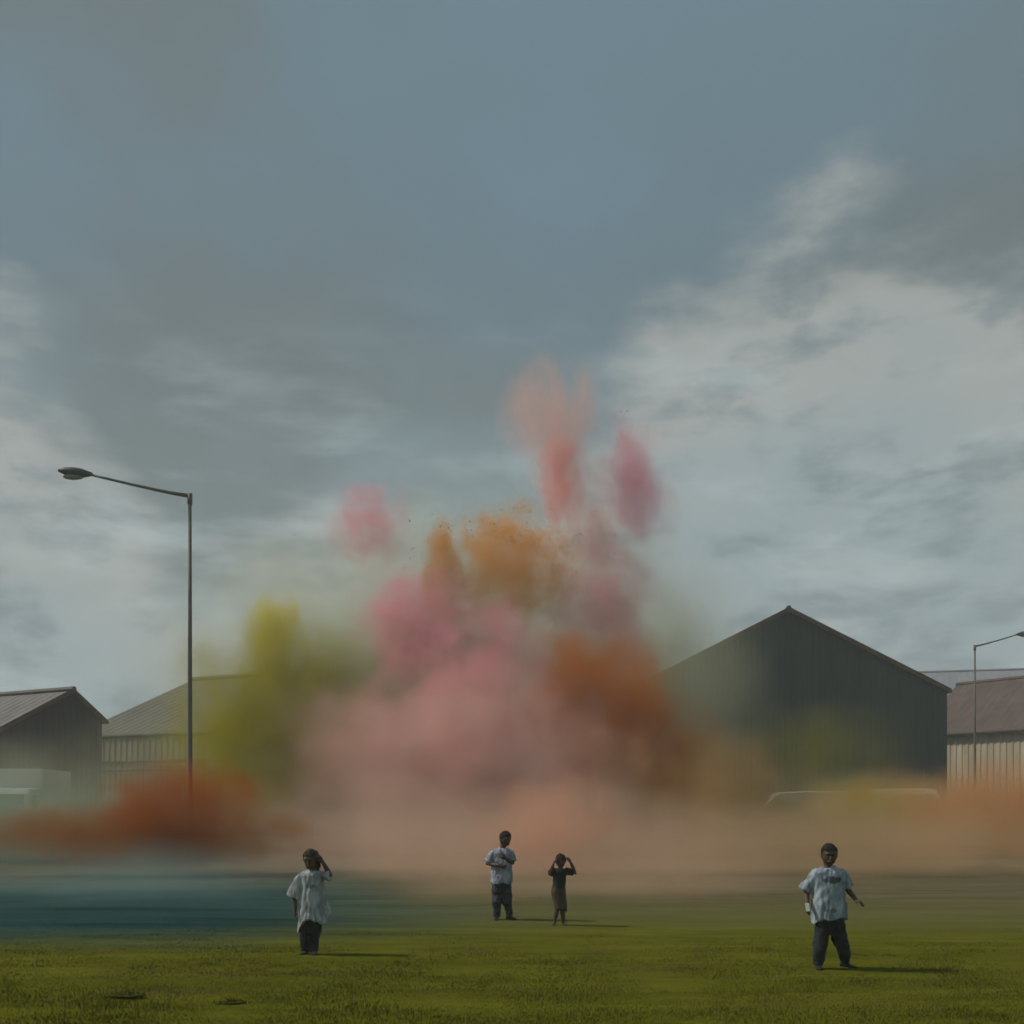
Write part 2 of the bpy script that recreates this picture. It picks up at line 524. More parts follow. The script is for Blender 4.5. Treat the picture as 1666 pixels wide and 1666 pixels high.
# far sheds on the right, long sides to the field
def long_shed(name, label, P0, P1, depth, ze, zr, wall_m, roof_m, trim_m):
    """P0-P1 is the eave side turned to the field"""
    root = empty(name, ((P0[0] + P1[0]) / 2, (P0[1] + P1[1]) / 2, 0))
    tag(root, label, 'shed')
    o = root.location
    A = Vector((P0[0], P0[1], 0)) - o; B = Vector((P1[0], P1[1], 0)) - o
    dirv = (B - A).normalized()
    back = Vector((-dirv.y, dirv.x, 0))
    if back.y < 0: back = -back
    up = lambda p, z: Vector((p.x, p.y, z))
    C, D_ = B + back * depth, A + back * depth
    rA, rB = A + back * depth / 2, B + back * depth / 2
    corrugated(A, B, up(A, ze), up(B, ze), 0.5, 0.05, -back).build('side_wall', wall_m, root)
    corrugated(D_, C, up(D_, ze), up(C, ze), 0.8, 0.05, back).build('side_wall', wall_m, root)
    for a, r, c, s in ((A, rA, D_, -1), (B, rB, C, 1)):
        corrugated(a, r, up(a, ze), up(r, zr), 0.5, 0.05, dirv * s).build('gable_wall', wall_m, root)
        corrugated(r, c, up(r, zr), up(c, ze), 0.5, 0.05, dirv * s).build('gable_wall', wall_m, root)
    for e0, e1, s in ((A, B, -1), (D_, C, 1)):
        f0 = up(e0 + back * s * 0.5 - dirv * 0.3, ze - 0.2); f1 = up(e1 + back * s * 0.5 + dirv * 0.3, ze - 0.2)
        r0 = up(rA - dirv * 0.3, zr + 0.1); r1 = up(rB + dirv * 0.3, zr + 0.1)
        corrugated(f0, f1, r0, r1, 0.6, 0.018, Vector((0, 0, 1))).build('roof_slope', roof_m, root)
        MB().tube([f0 + Vector((0, 0, -0.05)), f1 + Vector((0, 0, -0.05))], 0.10, 8).build('gutter', trim_m, root)
    MB().tube([up(rA - dirv * .3, zr + .13), up(rB + dirv * .3, zr + .13)], 0.15, 8).build('ridge_cap', roof_m, root)
    return root
long_shed('shed', 'cream-walled long shed with dark brown roof beyond the short lamp', (gx(1500, 84), 84), (gx(1790, 72), 72), 9.0, 7.0, 10.9, m_cream, m_roofbr, m_darktrim)
long_shed('shed', 'farthest shed, its lilac-grey roof just showing over the brown roof', (gx(1380, 118), 118), (gx(1760, 112), 112), 12.0, 12.2, 16.0, m_cream, m_rooflil, m_darktrim)

# ------------------------------------------------------------------ street lamps
m_pole = mat('weathered_lamp_steel', (0.10, 0.095, 0.082), 0.6, 0.25, 2.0, metal=0.1, col2=(0.145, 0.135, 0.112))
m_head = mat('dark_lamp_housing', (0.055, 0.065, 0.062), 0.5, 0.2, 3.0)
m_lens = mat('lamp_lens', (0.20, 0.22, 0.21), 0.25, spec=0.5)
def street_lamp(label, x, y, hz, arm, rise, sgn):
    root = empty('street_lamp', (x, y, 0))
    tag(root, label, 'street lamp', 'street lamps around the field')
    MB().tube([(0, 0, -0.1), (0, 0, 1.5), (0, 0, 1.55), (0, 0, hz * 0.55), (0, 0, hz)], [0.12, 0.115, 0.088, 0.072, 0.055], 12).build('pole', m_pole, root, True)
    MB().box(-0.06, -0.145, 0.45, 0.06, -0.12, 1.05).build('access_door', m_head, root, bevel=0.01)
    MB().tube([(0, 0, hz - 0.25), (0, 0, hz + 0.10)], [0.085, 0.085], 12).build('collar', m_pole, root, True)
    pts = [(sgn * arm * t, 0, hz + 0.02 + rise * (t ** 1.15)) for t in (0, 0.15, 0.35, 0.6, 0.85, 1.0)]
    MB().tube(pts, [0.07, 0.06, 0.052, 0.045, 0.042, 0.042], 10).build('arm', m_pole, root, True)
    # cobra-style head
    hx = sgn * arm; z0 = hz + 0.02 + rise
    rings = []
    for t, wy, zt, zb in ((0.0, 0.06, 0.06, -0.05), (0.12, 0.10, 0.10, -0.09), (0.3, 0.17, 0.16, -0.14), (0.55, 0.19, 0.18, -0.15), (0.8, 0.16, 0.15, -0.10), (1.0, 0.07, 0.07, -0.02)):
        cx = hx + sgn * 1.12 * t; cz = z0 + 0.02 + 0.10 * t
        zc = (zt + zb) / 2; hh = (zt - zb) / 2
        rings.append([(cx, wy * math.cos(a), cz + zc + hh * math.sin(a)) for a in np.linspace(0, 2 * math.pi, 14, endpoint=False)])
    hd = MB().rings(rings).build('lamp_head', m_head, root, True)
    MB().ball((hx + sgn * 0.62, 0, z0 - 0.06), (0.36, 0.14, 0.10), 14, 8).build('lens', m_lens, hd, True)
    return root
street_lamp('tall street lamp with its arm reaching over the low charcoal shed', gx(309, 36.5), 36.5, 1.8 + (HZ - 808) / F * 36.5, 3.25, 0.70, -1)
street_lamp('slim distant street lamp standing before the cream-walled shed', gx(1586, 72), 72.0, 1.8 + (HZ - 1052) / F * 72, 2.7, 0.75, 1)
# ------------------------------------------------------------------ parked vehicles
m_white = mat('white_van_paint', (0.62, 0.66, 0.68), 0.35, 0.05, 1.0, spec=0.5)
m_glass = mat('dark_van_glass', (0.10, 0.13, 0.15), 0.12, spec=0.6)
m_tyre = mat('tyre_rubber', (0.02, 0.02, 0.02), 0.85)
m_rim = mat('wheel_steel', (0.30, 0.30, 0.30), 0.45, metal=0.6)
m_plast = mat('black_bumper_plastic', (0.03, 0.03, 0.032), 0.7)
m_light = mat('headlight_glass', (0.55, 0.56, 0.55), 0.15, spec=0.6)
m_tail = mat('tail_light_red', (0.25, 0.02, 0.015), 0.3, spec=0.5)

def extrude_side(poly, w):
    """side outline (y, z) swept across the width, rounded in plan"""
    b = MB()
    rings = []
    for x, inset in ((-w / 2, 0.09), (-w / 2 + 0.06, 0.02), (-w / 2 + 0.16, 0.0), (w / 2 - 0.16, 0.0), (w / 2 - 0.06, 0.02), (w / 2, 0.09)):
        cy_ = sum(p[0] for p in poly) / len(poly); cz_ = sum(p[1] for p in poly) / len(poly)
        rings.append([(x, y + (inset if y < cy_ else -inset), z + (inset * 0.6 if z < cz_ else -inset * 0.6)) for y, z in poly])
    return b.rings(rings)

def wheel(root, x, y, r, s):
    tyre = MB()
    tyre.tube([(x - 0.11 * s, y, r), (x - 0.09 * s, y, r), (x + 0.09 * s, y, r), (x + 0.11 * s, y, r)], [r * 0.86, r, r, r * 0.86], 20)
    wo_ = tyre.build('wheel', m_tyre, root, True)
    MB().tube([(x + 0.08 * s, y, r), (x + 0.118 * s, y, r)], [r * 0.62, r * 0.55], 16).build('rim', m_rim, wo_, True)

def quad(pts, out, th, name, material, parent):
    pts = [Vector(p) for p in pts]; out = Vector(out).normalized() * th
    n = len(pts)
    MB().add(pts + [p + out for p in pts], [tuple(range(n))[::-1], tuple(range(n, 2 * n))] + [(i, (i + 1) % n, n + (i + 1) % n, n + i) for i in range(n)]).build(name, material, parent)

def van(label, x, y, rz, h=2.4):
    """panel van, nose towards local -Y"""
    root = empty('van', (x, y, 0), rz)
    tag(root, label, 'van', 'white vehicles parked by the sheds')
    k = h / 2.4
    poly = [(-2.55, 0.35), (-2.6, 0.62), (-2.52, 1.0 * k), (-1.75, 1.28 * k), (-1.02, 2.12 * k), (-0.7, 2.34 * k), (0.6, 2.4 * k), (2.4, 2.38 * k), (2.55, 2.2 * k), (2.58, 0.5), (2.5, 0.35)]
    extrude_side(poly, 2.0).build('body', m_white, root, False)
    quad([(-0.80, -1.70, 1.34 * k), (0.80, -1.70, 1.34 * k), (0.72, -1.08, 2.06 * k), (-0.72, -1.08, 2.06 * k)], (0, -0.75, 0.65), 0.035, 'windscreen', m_glass, root)
    for s in (-1, 1):
        quad([(s * 0.985, -1.45, 1.32 * k), (s * 0.985, -0.45, 1.32 * k), (s * 0.985, -0.45, 1.98 * k), (s * 0.985, -0.98, 1.98 * k)], (s, 0, 0), 0.03, 'side_window', m_glass, root)
        for yy in (-1.7, 1.55):
            wheel(root, s * 0.93, yy, 0.34, s)
        MB().ball((s * 0.72, -2.53, 0.86), (0.17, 0.08, 0.12), 12, 8).build('headlight', m_light, root, True)
        MB().box(s * 0.86 - 0.08, 2.54, 0.9, s * 0.86 + 0.08, 2.60, 1.35).build('tail_light', m_tail, root, bevel=0.015)
        MB().box(s * 1.16 - 0.10, -1.36, 1.35 * k, s * 1.16 + 0.10, -1.24, 1.66 * k).build('wing_mirror', m_plast, root, bevel=0.02)
        MB().tube([(s * 0.96, -1.28, 1.36 * k), (s * 1.10, -1.30, 1.42 * k)], 0.03, 8).build('mirror_stalk', m_plast, root)
        MB().box(s * 1.002 - 0.012, -0.36, 0.5, s * 1.002 + 0.012, -0.34, 2.0 * k).build('door_seam', m_plast, root)
    MB().box(-0.96, -2.68, 0.34, 0.96, -2.54, 0.64).build('bumper', m_plast, root, bevel=0.03)
    MB().box(-0.5, -2.625, 0.72, 0.5, -2.56, 0.94).build('grille', m_plast, root, bevel=0.01)
    for s in (-1, 1):
        quad([(s * 0.06, 2.575, 1.35 * k), (s * 0.78, 2.575, 1.35 * k), (s * 0.74, 2.565, 2.05 * k), (s * 0.06, 2.565, 2.05 * k)], (0, 1, 0), 0.03, 'rear_window', m_glass, root)
    return root

def lorry(label, x, y, rz):
    root = empty('lorry', (x, y, 0), rz)
    tag(root, label, 'lorry', 'white vehicles parked by the sheds')
    MB().box(-1.12, -0.9, 0.85, 1.12, 3.6, 3.15).build('cargo_box', m_white, root, bevel=0.04)
    extrude_side([(-2.6, 0.5), (-2.62, 1.25), (-2.35, 2.1), (-2.1, 2.32), (-1.1, 2.36), (-1.0, 2.3), (-1.0, 0.5)], 2.0).build('cab', m_white, root)
    quad([(-0.85, -2.56, 1.36), (0.85, -2.56, 1.36), (0.8, -2.34, 2.08), (-0.8, -2.34, 2.08)], (0, -1, 0.3), 0.035, 'windscreen', m_glass, root)
    MB().box(-0.45, -1.0, 0.55, 0.45, 3.5, 0.83).build('chassis', m_plast, root)
    for s in (-1, 1):
        quad([(s * 0.985, -2.2, 1.38), (s * 0.985, -1.35, 1.38), (s * 0.985, -1.35, 2.05), (s * 0.985, -2.0, 2.05)], (s, 0, 0), 0.03, 'side_window', m_glass, root)
        for yy in (-1.75, 2.4):
            wheel(root, s * 0.93, yy, 0.42, s)
        MB().ball((s * 0.74, -2.60, 0.85), (0.16, 0.06, 0.12), 12, 8).build('headlight', m_light, root, True)
        MB().box(s * 1.2 - 0.09, -2.4, 1.45, s * 1.2 + 0.09, -2.3, 1.9).build('wing_mirror', m_plast, root, bevel=0.02)
        MB().tube([(s * 0.95, -2.25, 1.8), (s * 1.14, -2.34, 1.72)], 0.025, 8).build('mirror_stalk', m_plast, root)
    MB().box(-1.0, -2.75, 0.4, 1.0, -2.6, 0.68).build('bumper', m_plast, root, bevel=0.03)
    MB().box(-0.55, -2.665, 0.80, 0.55, -2.60, 1.12).build('grille', m_plast, root, bevel=0.01)
    return root
lorry('white box lorry parked end-on before the low charcoal shed', gx(34, 46), 46.0, R(8))
van('white van parked side-on at the foot of the dark barn', gx(1288, 53), 53.0, R(-96), 2.3)
van('white van parked nose-on near the corner of the dark barn', gx(1470, 55), 54.0, R(4), 2.45)
# ------------------------------------------------------------------ people
m_skin = mat('dark_brown_skin', (0.075, 0.042, 0.030), 0.55, 0.15, 9.0, 0.08, 60, col2=(0.105, 0.060, 0.042))
m_hair = mat('black_brown_hair', (0.014, 0.010, 0.008), 0.7, 0.3, 30.0, 0.6, 130)
m_hair2 = mat('dark_brown_loose_hair', (0.030, 0.019, 0.013), 0.7, 0.3, 30.0, 0.6, 130, col2=(0.075, 0.050, 0.032))
m_trous = mat('charcoal_trousers', (0.018, 0.019, 0.020), 0.9, 0.3, 6.0, 0.3, 60, col2=(0.030, 0.032, 0.034))
m_trous2 = mat('navy_black_trousers', (0.016, 0.020, 0.024), 0.9, 0.3, 6.0, 0.3, 60, col2=(0.028, 0.031, 0.034))
m_brown = mat('brown_cotton', (0.055, 0.038, 0.024), 0.9, 0.3, 6.0, 0.3, 60, col2=(0.080, 0.056, 0.036))
m_black = mat('black_cotton', (0.014, 0.015, 0.015), 0.9, 0.3, 6.0, 0.3, 60, col2=(0.024, 0.025, 0.025))
m_shoe = mat('dark_shoe', (0.022, 0.020, 0.018), 0.7, 0.2, 12.0)
m_eye = mat('eye_dark', (0.02, 0.015, 0.012), 0.2, spec=0.6)
m_paper = mat('white_paper', (0.75, 0.77, 0.76), 0.8, 0.05, 20.0)

def shirt_mat(name, c1, c2, prints=()):
    M = bpy.data.materials.new(name)
    M.use_nodes = True
    n = NT(M.node_tree)
    b = n.n['Principled BSDF']
    b.inputs['Roughness'].default_value = 0.9
    b.inputs['Specular IOR Level'].default_value = 0.15
    P = n.new('ShaderNodeTexCoord').outputs['Object']
    c = n.mix(n.smooth(n.noise(n.vm('MULTIPLY', P, (1, 1, 0.45)), 11.0, 5, 0.6), 0.35, 0.66), c1, c2)
    x, y, z = n.sep(P)
    rag = n.noise(P, 26.0, 4, 0.6)
    for (px_, pz_, rx_, rz_, colr, amt) in prints:
        u = n.m('DIVIDE', n.m('SUBTRACT', x, px_), rx_)
        v = n.m('DIVIDE', n.m('SUBTRACT', z, pz_), rz_)
        r2 = n.m('SQRT', n.m('ADD', n.m('MULTIPLY', u, u), n.m('MULTIPLY', v, v)))
        r2 = n.m('ADD', r2, n.m('MULTIPLY', n.m('SUBTRACT', rag, 0.5), 1.3))
        k = n.m('MULTIPLY', n.smooth(r2, 1.1, 0.85), n.m('LESS_THAN', y, 0.0))
        c = n.mix(n.m('MULTIPLY', k, amt), c, colr)
    n.put(b.inputs['Base Color'], c)
    bp = n.new('ShaderNodeBump')
    bp.inputs['Strength'].default_value = 0.35
    bp.inputs['Distance'].default_value = 0.01
    n.put(bp.inputs['Height'], n.noise(n.vm('MULTIPLY', P, (1, 1, 0.4)), 28.0, 5, 0.6))
    n.l.new(bp.outputs[0], b.inputs['Normal'])
    return M

def folds(amp, seed, fx=13.0, fz=3.5):
    def f(c):
        return amp * (noise.noise(Vector((c.x * fx + seed, c.y * fx, c.z * fz))) + 0.6 * noise.noise(Vector((c.x * fx * 2.2, c.y * fx * 2.2 + seed, c.z * fz * 3.5))))
    return f

def ellipse(c, rx, ry, n=26, zf=None):
    out = []
    for k in range(n):
        a = 2 * math.pi * k / n
        out.append((c[0] + rx * math.cos(a), c[1] + ry * math.sin(a), c[2] + (zf(a) if zf else 0.0)))
    return out

def head_rings(c, h, yaw, tilt, prof, grow=1.0, cut=None):
    """c = point under the chin's middle; h = head height"""
    Rm = Matrix.Rotation(yaw, 3, 'Z') @ Matrix.Rotation(tilt, 3, 'X')
    rings = []
    for z, rx, ry, oy in prof:
        ring = []
        for k in range(24):
            a = 2 * math.pi * k / 24
            g = grow
            if cut:
                g = grow if z >= cut(a) else 0.80
            zz = 0.5 + (z - 0.5) * (grow if (not cut or g > 1) else 0.94)
            p = Vector((rx * math.cos(a) * g, ry * math.sin(a) * g + oy, zz)) * h
            ring.append(tuple(Vector(c) + Rm @ p))
        rings.append(ring)
    return rings
HEAD = [(0.0, .10, .10, -.10), (.05, .20, .19, -.09), (.14, .275, .27, -.06), (.27, .325, .345, -.02), (.40, .352, .395, 0.0), (.52, .362, .425, .02),
        (.64, .362, .43, .03), (.76, .335, .40, .035), (.87, .265, .315, .035), (.95, .165, .20, .035), (1.0, .06, .07, .035)]

def hand(mb, wrist, d, nrm, L, curl, thumb=1, spread=0.0):
    d = Vector(d).normalized(); nrm = Vector(nrm)
    nrm = (nrm - d * nrm.dot(d)).normalized()
    ac = d.cross(nrm) * thumb
    w0 = Vector(wrist)
    mb.tube([w0 - d * 0.05 * L, w0 + d * 0.12 * L, w0 + d * 0.36 * L, w0 + d * 0.54 * L], [0.17 * L, 0.20 * L, 0.25 * L, 0.22 * L], 12, (nrm, 0.50))
    for i, (o, ln) in enumerate(((0.185, .40), (0.065, .47), (-0.06, .44), (-0.175, .34))):
        p = w0 + d * 0.48 * L + ac * o * L
        dd = (d + ac * (o * (0.35 + spread))).normalized()
        pts = [p]
        an = curl * (0.5 + 0.12 * i)
        for seg in (0.45, 0.32, 0.23):
            rot = Matrix.Rotation(an, 3, ac * thumb)
            cand = rot @ dd
            if cand.dot(nrm) < dd.dot(nrm) and curl > 0:
                cand = Matrix.Rotation(-an, 3, ac * thumb) @ dd
            dd = cand
            p = p + dd * ln * L * seg
            pts.append(p)
        mb.tube(pts, [0.052 * L, 0.050 * L, 0.046 * L, 0.036 * L], 8)
    t0 = w0 + d * 0.14 * L + ac * 0.16 * L
    t1 = t0 + (d * 0.55 + ac * 0.6 + nrm * 0.25).normalized() * 0.24 * L
    t2 = t1 + (d * 0.85 + ac * 0.2 + nrm * 0.4).normalized() * 0.20 * L
    mb.tube([t0, t1, t2], [0.075 * L, 0.060 * L, 0.045 * L], 8)

class Figure:
    def __init__(s, label, cx, fy, H, rz=0.0):
        s.d = F * EYE / (fy - HZ)
        s.s = s.d / F
        s.cx, s.fy = cx, fy
        s.H = H * s.s
        s.root = empty('person', (gx(cx, s.d), s.d, ground_z(gx(cx, s.d), s.d) + 0.004), 0)
        tag(s.root, label, 'person', 'children standing on the field')
        s.b = MB()
    def P(s, px, py, y=0.0):
        return Vector(((px - s.cx) * s.s, y, (s.fy - py) * s.s))
    def head(s, chin, h, yaw, tilt, hair_cut, hair_m, hair_grow=1.12, hair_amp=0.012, extra=None):
        """chin: point; yaw > 0 turns the face towards picture right"""
        s.b.rings(head_rings(chin, h, yaw, tilt, HEAD))
        Rm = Matrix.Rotation(yaw, 3, 'Z') @ Matrix.Rotation(tilt, 3, 'X')
        q = lambda x, y, z: Vector(chin) + Rm @ (Vector((x, y, z)) * h)
        s.b.tube([q(0, -.36, .50), q(0, -.43, .40), q(0, -.47, .335), q(0, -.40, .31)], [.03 * h, .045 * h, .065 * h, .05 * h], 8)
        s.b.tube([q(-.10, -.355, .20), q(0, -.385, .205), q(.10, -.355, .20)], [.03 * h, .042 * h, .03 * h], 8)
        for sx in (-1, 1):
            s.b.ball(q(sx * .365, .03, .42), (.045 * h, .08 * h, .115 * h), 10, 7)
            s.b.tube([q(sx * .05, -.395, .58), q(sx * .15, -.395, .60), q(sx * .25, -.335, .57)], .035 * h, 8)
            MB().ball(q(sx * .145, -.366, .50), (.045 * h, .03 * h, .03 * h), 10, 7).build('eye', m_eye, s.root, True)
        hb = MB().rings(head_rings(chin, h, yaw, tilt, HEAD, hair_grow, hair_cut))
        if extra:
            extra(hb, q, h)
        skin(hb, 'hair', hair_m, s.root, 0.006, 2, folds(hair_amp, 3.0, 55.0, 55.0))
        s.q = q
    def limb(s, pts, rad):
        s.b.tube(pts, rad, 12)
    def torso(s, neck, sh_l, sh_r, hip_l, hip_r, k=1.0):
        H = s.H
        mid = (hip_l + hip_r) / 2; top = (sh_l + sh_r) / 2
        wsh = (sh_r - sh_l).length / 2; wh = (hip_r - hip_l).length / 2
        r = []
        for t, wx, dp in ((-0.12, wh * 1.15, .052 * H), (0.08, wh * 1.5, .060 * H), (0.35, wh * 1.35, .058 * H), (0.65, wsh * 0.86, .070 * H), (0.86, wsh * 0.90, .062 * H), (0.97, wsh * 0.70, .048 * H), (1.04, wsh * 0.35, .04 * H)):
            c = mid.lerp(top, t)
            r.append(ellipse(c, wx, dp, 20))
        s.b.rings(r)
        s.b.tube([top + Vector((0, 0, -0.02 * H)), top.lerp(neck, .55), neck + Vector((0, 0, .02 * H))], [.042 * H, .034 * H, .034 * H], 12)
    def finish(s):
        skin(s.b, 'body', m_skin, s.root, 0.005, 3)
        for o in list(s.root.children):
            if o.name.startswith('body'):
                pass
    def shoe(s, ankle, toe_dir, L, name='shoe'):
        a = Vector((ankle.x, ankle.y, 0)); t = Vector((toe_dir[0], toe_dir[1], 0)).normalized()
        ac = Vector((-t.y, t.x, 0))
        mb = MB()
        rings = []
        for u, w_, h_ in ((-.30, .13, .16), (-.26, .17, .30), (-.10, .18, .34), (.10, .18, .30), (.32, .20, .22), (.52, .20, .17), (.64, .15, .13), (.70, .07, .08)):
            c = a + t * u * L
            ring = []
            for k in range(14):
                an = 2 * math.pi * k / 14
                zz = h_ * L * 0.5 + math.sin(an) * h_ * L * 0.5
                ring.append(tuple(c + ac * math.cos(an) * w_ * L + Vector((0, 0, max(zz, 0.004)))))
            rings.append(ring)
        mb.rings(rings)
        mb.tube([a + Vector((0, 0, .2 * L)), a + Vector((0, 0, .5 * L))], .17 * L, 12)
        return skin(mb, name, m_shoe, s.root, 0.006, 2)
    def bare_foot(s, ankle, toe_dir, L):
        a = Vector((ankle.x, ankle.y, 0)); t = Vector((toe_dir[0], toe_dir[1], 0)).normalized()
        ac = Vector((-t.y, t.x, 0))
        s.b.tube([a - t * .22 * L + Vector((0, 0, .14 * L)), a + Vector((0, 0, .19 * L)), a + t * .25 * L + Vector((0, 0, .14 * L)), a + t * .5 * L + Vector((0, 0, .085 * L)), a + t * .62 * L + Vector((0, 0, .07 * L))],
                 [.12 * L, .15 * L, .15 * L, .15 * L, .12 * L], 12, (Vector((0, 0, 1)), 0.8))
        for i, o in enumerate((.13, .06, 0.0, -.06, -.11)):
            p = a + t * .60 * L + ac * o * L
            s.b.tube([p + Vector((0, 0, .06 * L)), p + t * (.13 - .015 * i) * L + Vector((0, 0, .045 * L))], [.04 * L, .03 * L], 8)

SHORT = lambda a: 0.66 if math.sin(a) < -0.45 else (0.42 if math.sin(a) < 0.35 else 0.12)

# ---- boy on the right: wide stance, arms away from his sides
f = Figure('boy in pale blue printed T-shirt standing with feet wide apart', 1350, 1577, 205)
P = f.P
chin = P(1348, 1407, -0.02)
f.head(chin, 33 * f.s, R(-8), R(6), SHORT, m_hair, 1.10, 0.010)
shl, shr = P(1326, 1419), P(1370, 1419)
hl, hr = P(1338, 1508), P(1362, 1508)
f.torso(chin + Vector((0, .05, 0)), shl, shr, hl, hr)
el, wl = P(1314, 1450, 0.05), P(1311, 1474, -0.06)
er, wr = P(1381, 1447, 0.06), P(1388, 1463, -0.10)
f.limb([shl, shl.lerp(el, .5), el, el.lerp(wl, .4), wl], [.028, .031, .031, .031, .023])
f.limb([shr, shr.lerp(er, .5), er, er.lerp(wr, .4), wr], [.028, .031, .031, .031, .023])
hand(f.b, wl, (wl - el).normalized() + Vector((-.2, -.3, -.1)), (1, -0.2, 0.25), 0.135, 0.95, -1)
hand(f.b, wr, (wr - er).normalized() + Vector((.25, 0, 0.1)), (-0.3, 0.3, -1), 0.135, 0.35, -1, 0.8)
kl, al = P(1333, 1543, -0.03), P(1331, 1568, 0.0)
kr, ar = P(1371, 1541, -0.02), P(1381, 1566, 0.12)
f.limb([hl, kl, kl.lerp(al, .4), al, Vector((al.x, al.y, .03))], [.060, .044, .042, .030, .030])
f.limb([hr, kr, kr.lerp(ar, .4), ar, Vector((ar.x, ar.y, .03))], [.060, .044, .042, .030, .030])
f.finish()
f.shoe(al, (-0.15, -1), 0.20)
f.shoe(ar, (0.55, -0.85), 0.20)
sh = MB()
sec = [(1411, 1348, 11, .055), (1414, 1348, 21, .075), (1420, 1348, 27, .095), (1435, 1348, 27, .112), (1455, 1348, 26, .120), (1475, 1349, 28, .130), (1492, 1349, 29.5, .140)]
rings = [ellipse(P(x, y, 0.0), hw * f.s, dp, 28) for y, x, hw, dp in sec[:-1]]
y, x, hw, dp = sec[-1]
rings.append(ellipse(P(x, y), hw * f.s, dp, 28, lambda a: -0.055 * max(0, -math.cos(a)) + 0.018 * math.sin(a * 5) - 0.01))
sh.rings(rings)
sh.tube([shl + Vector((.02, 0, -.006)), shl.lerp(el, .22), shl.lerp(el, .45), shl.lerp(el, .98) + Vector((-.015, 0, 0))], [.060, .060, .066, .080], 16)
sh.tube([shr + Vector((-.02, 0, -.006)), shr.lerp(er, .22), shr.lerp(er, .45), shr.lerp(er, .85)], [.062, .062, .066, .074], 16)
skin(sh, 'shirt', shirt_mat('pale_blue_print_shirt', (0.18, 0.22, 0.265), (0.40, 0.46, 0.515), ((0.0, (1577 - 1431) * f.s, 15 * f.s, 6 * f.s, (0.045, 0.055, 0.065), 0.85), (-0.02, (1577 - 1480) * f.s, 9 * f.s, 4 * f.s, (0.06, 0.05, 0.05), 0.6))),
     f.root, 0.006, 2, folds(0.022, 1.0))
tr = MB()
tr.rings([ellipse(P(1350, y), hw * f.s, dp) for y, hw, dp in ((1484, 22, .105), (1500, 24, .112), (1512, 23.5, .108), (1522, 18, .085))])
tr.tube([P(1337, 1508), P(1336, 1525), kl, kl.lerp(al, .6), al + Vector((0, 0, -.01))], [.082, .082, .072, .064, .056], 16)
tr.tube([P(1362, 1508), P(1365, 1525), kr, kr.lerp(ar, .6), ar + Vector((0, 0, -.01))], [.082, .082, .070, .060, .052], 16)
skin(tr, 'trousers', m_trous2, f.root, 0.007, 2, folds(0.014, 5.0, 10, 9))
# folded paper held in his hand
pp = MB()
w0 = wl + f.root.location
c = w0 + Vector((-0.012, -0.07, -0.01))
pp.add([c + Vector(v) for v in ((-.022, -.012, -.04), (.018, -.02, -.035), (.012, -.004, .05), (-.03, .004, .055), (-.018, .006, -.04), (.022, -.002, -.035), (.016, .010, .048), (-.026, .018, .053))],
       [(0, 3, 2, 1), (4, 5, 6, 7), (0, 1, 5, 4), (1, 2, 6, 5), (2, 3, 7, 6), (3, 0, 4, 7)])
tag(pp.build('folded_paper', m_paper, bevel=0.004), 'small folded white paper held by the boy in the printed shirt', 'paper')

# ---- child in the long tunic, hand raised to the hair
f = Figure('child in long pale tunic with ragged hem, one hand raised to the hair', 507, 1552, 170)
P = f.P
chin = P(507, 1413, -0.02)
def loose(hb, q, h):
    hb.tube([q(.18, .22, .75), q(.34, .16, .42), q(.36, .10, .08), q(.30, .08, -.18)], [.16 * h, .15 * h, .13 * h, .06 * h], 10)
    hb.tube([q(-.12, .25, .75), q(-.22, .28, .35), q(-.2, .25, -.02), q(-.18, .2, -.15)], [.18 * h, .17 * h, .14 * h, .07 * h], 10)
    hb.tube([q(.0, .3, .8), q(.05, .36, .35), q(.05, .3, -.10)], [.2 * h, .2 * h, .12 * h], 10)
f.head(chin, 30 * f.s, R(-14), R(8), lambda a: 0.66 if math.sin(a) < -0.35 else (0.3 if math.sin(a) < 0.35 else 0.05), m_hair2, 1.12, 0.016, loose)
shl, shr = P(489, 1425), P(524, 1425)
hl, hr = P(497, 1500), P(515, 1500)
f.torso(chin + Vector((0, .05, 0)), shl, shr, hl, hr)
el, wl = P(479, 1458, 0.02), P(481, 1481, -0.05)
er, wr = P(538, 1424, -0.03), P(526, 1401, -0.07)
f.limb([shl, shl.lerp(el, .5), el, el.lerp(wl, .4), wl], [.032, .033, .030, .030, .021])
f.limb([shr, shr.lerp(er, .5), er, er.lerp(wr, .4), wr], [.032, .033, .030, .030, .021])
hand(f.b, wl, (0.05, -.15, -1), (1, 0, 0.1), 0.125, 0.5, -1)
hand(f.b, wr, (-0.55, 0.1, 0.75), (-0.6, 0.75, -0.3), 0.125, 0.4, 1)
kl, al = P(496, 1526, -0.01), P(497, 1545, 0.0)
kr, ar = P(511, 1526, -0.01), P(510, 1546, -0.03)
f.limb([hl, kl, al, Vector((al.x, al.y, .03))], [.050, .038, .028, .028])
f.limb([hr, kr, ar, Vector((ar.x, ar.y, .03))], [.050, .038, .028, .028])
f.finish()
f.shoe(al, (-0.25, -1), 0.18)
f.shoe(ar, (0.45, -1), 0.18)
sh = MB()
sec = [(1416.5, 507, 9, .05), (1419, 507, 16, .07), (1425, 507, 21, .088), (1445, 508, 19.5, .102), (1465, 509, 20.5, .112), (1485, 510, 23, .128)]
rings = [ellipse(P(x, y, 0.0), hw * f.s, dp, 32) for y, x, hw, dp in sec]
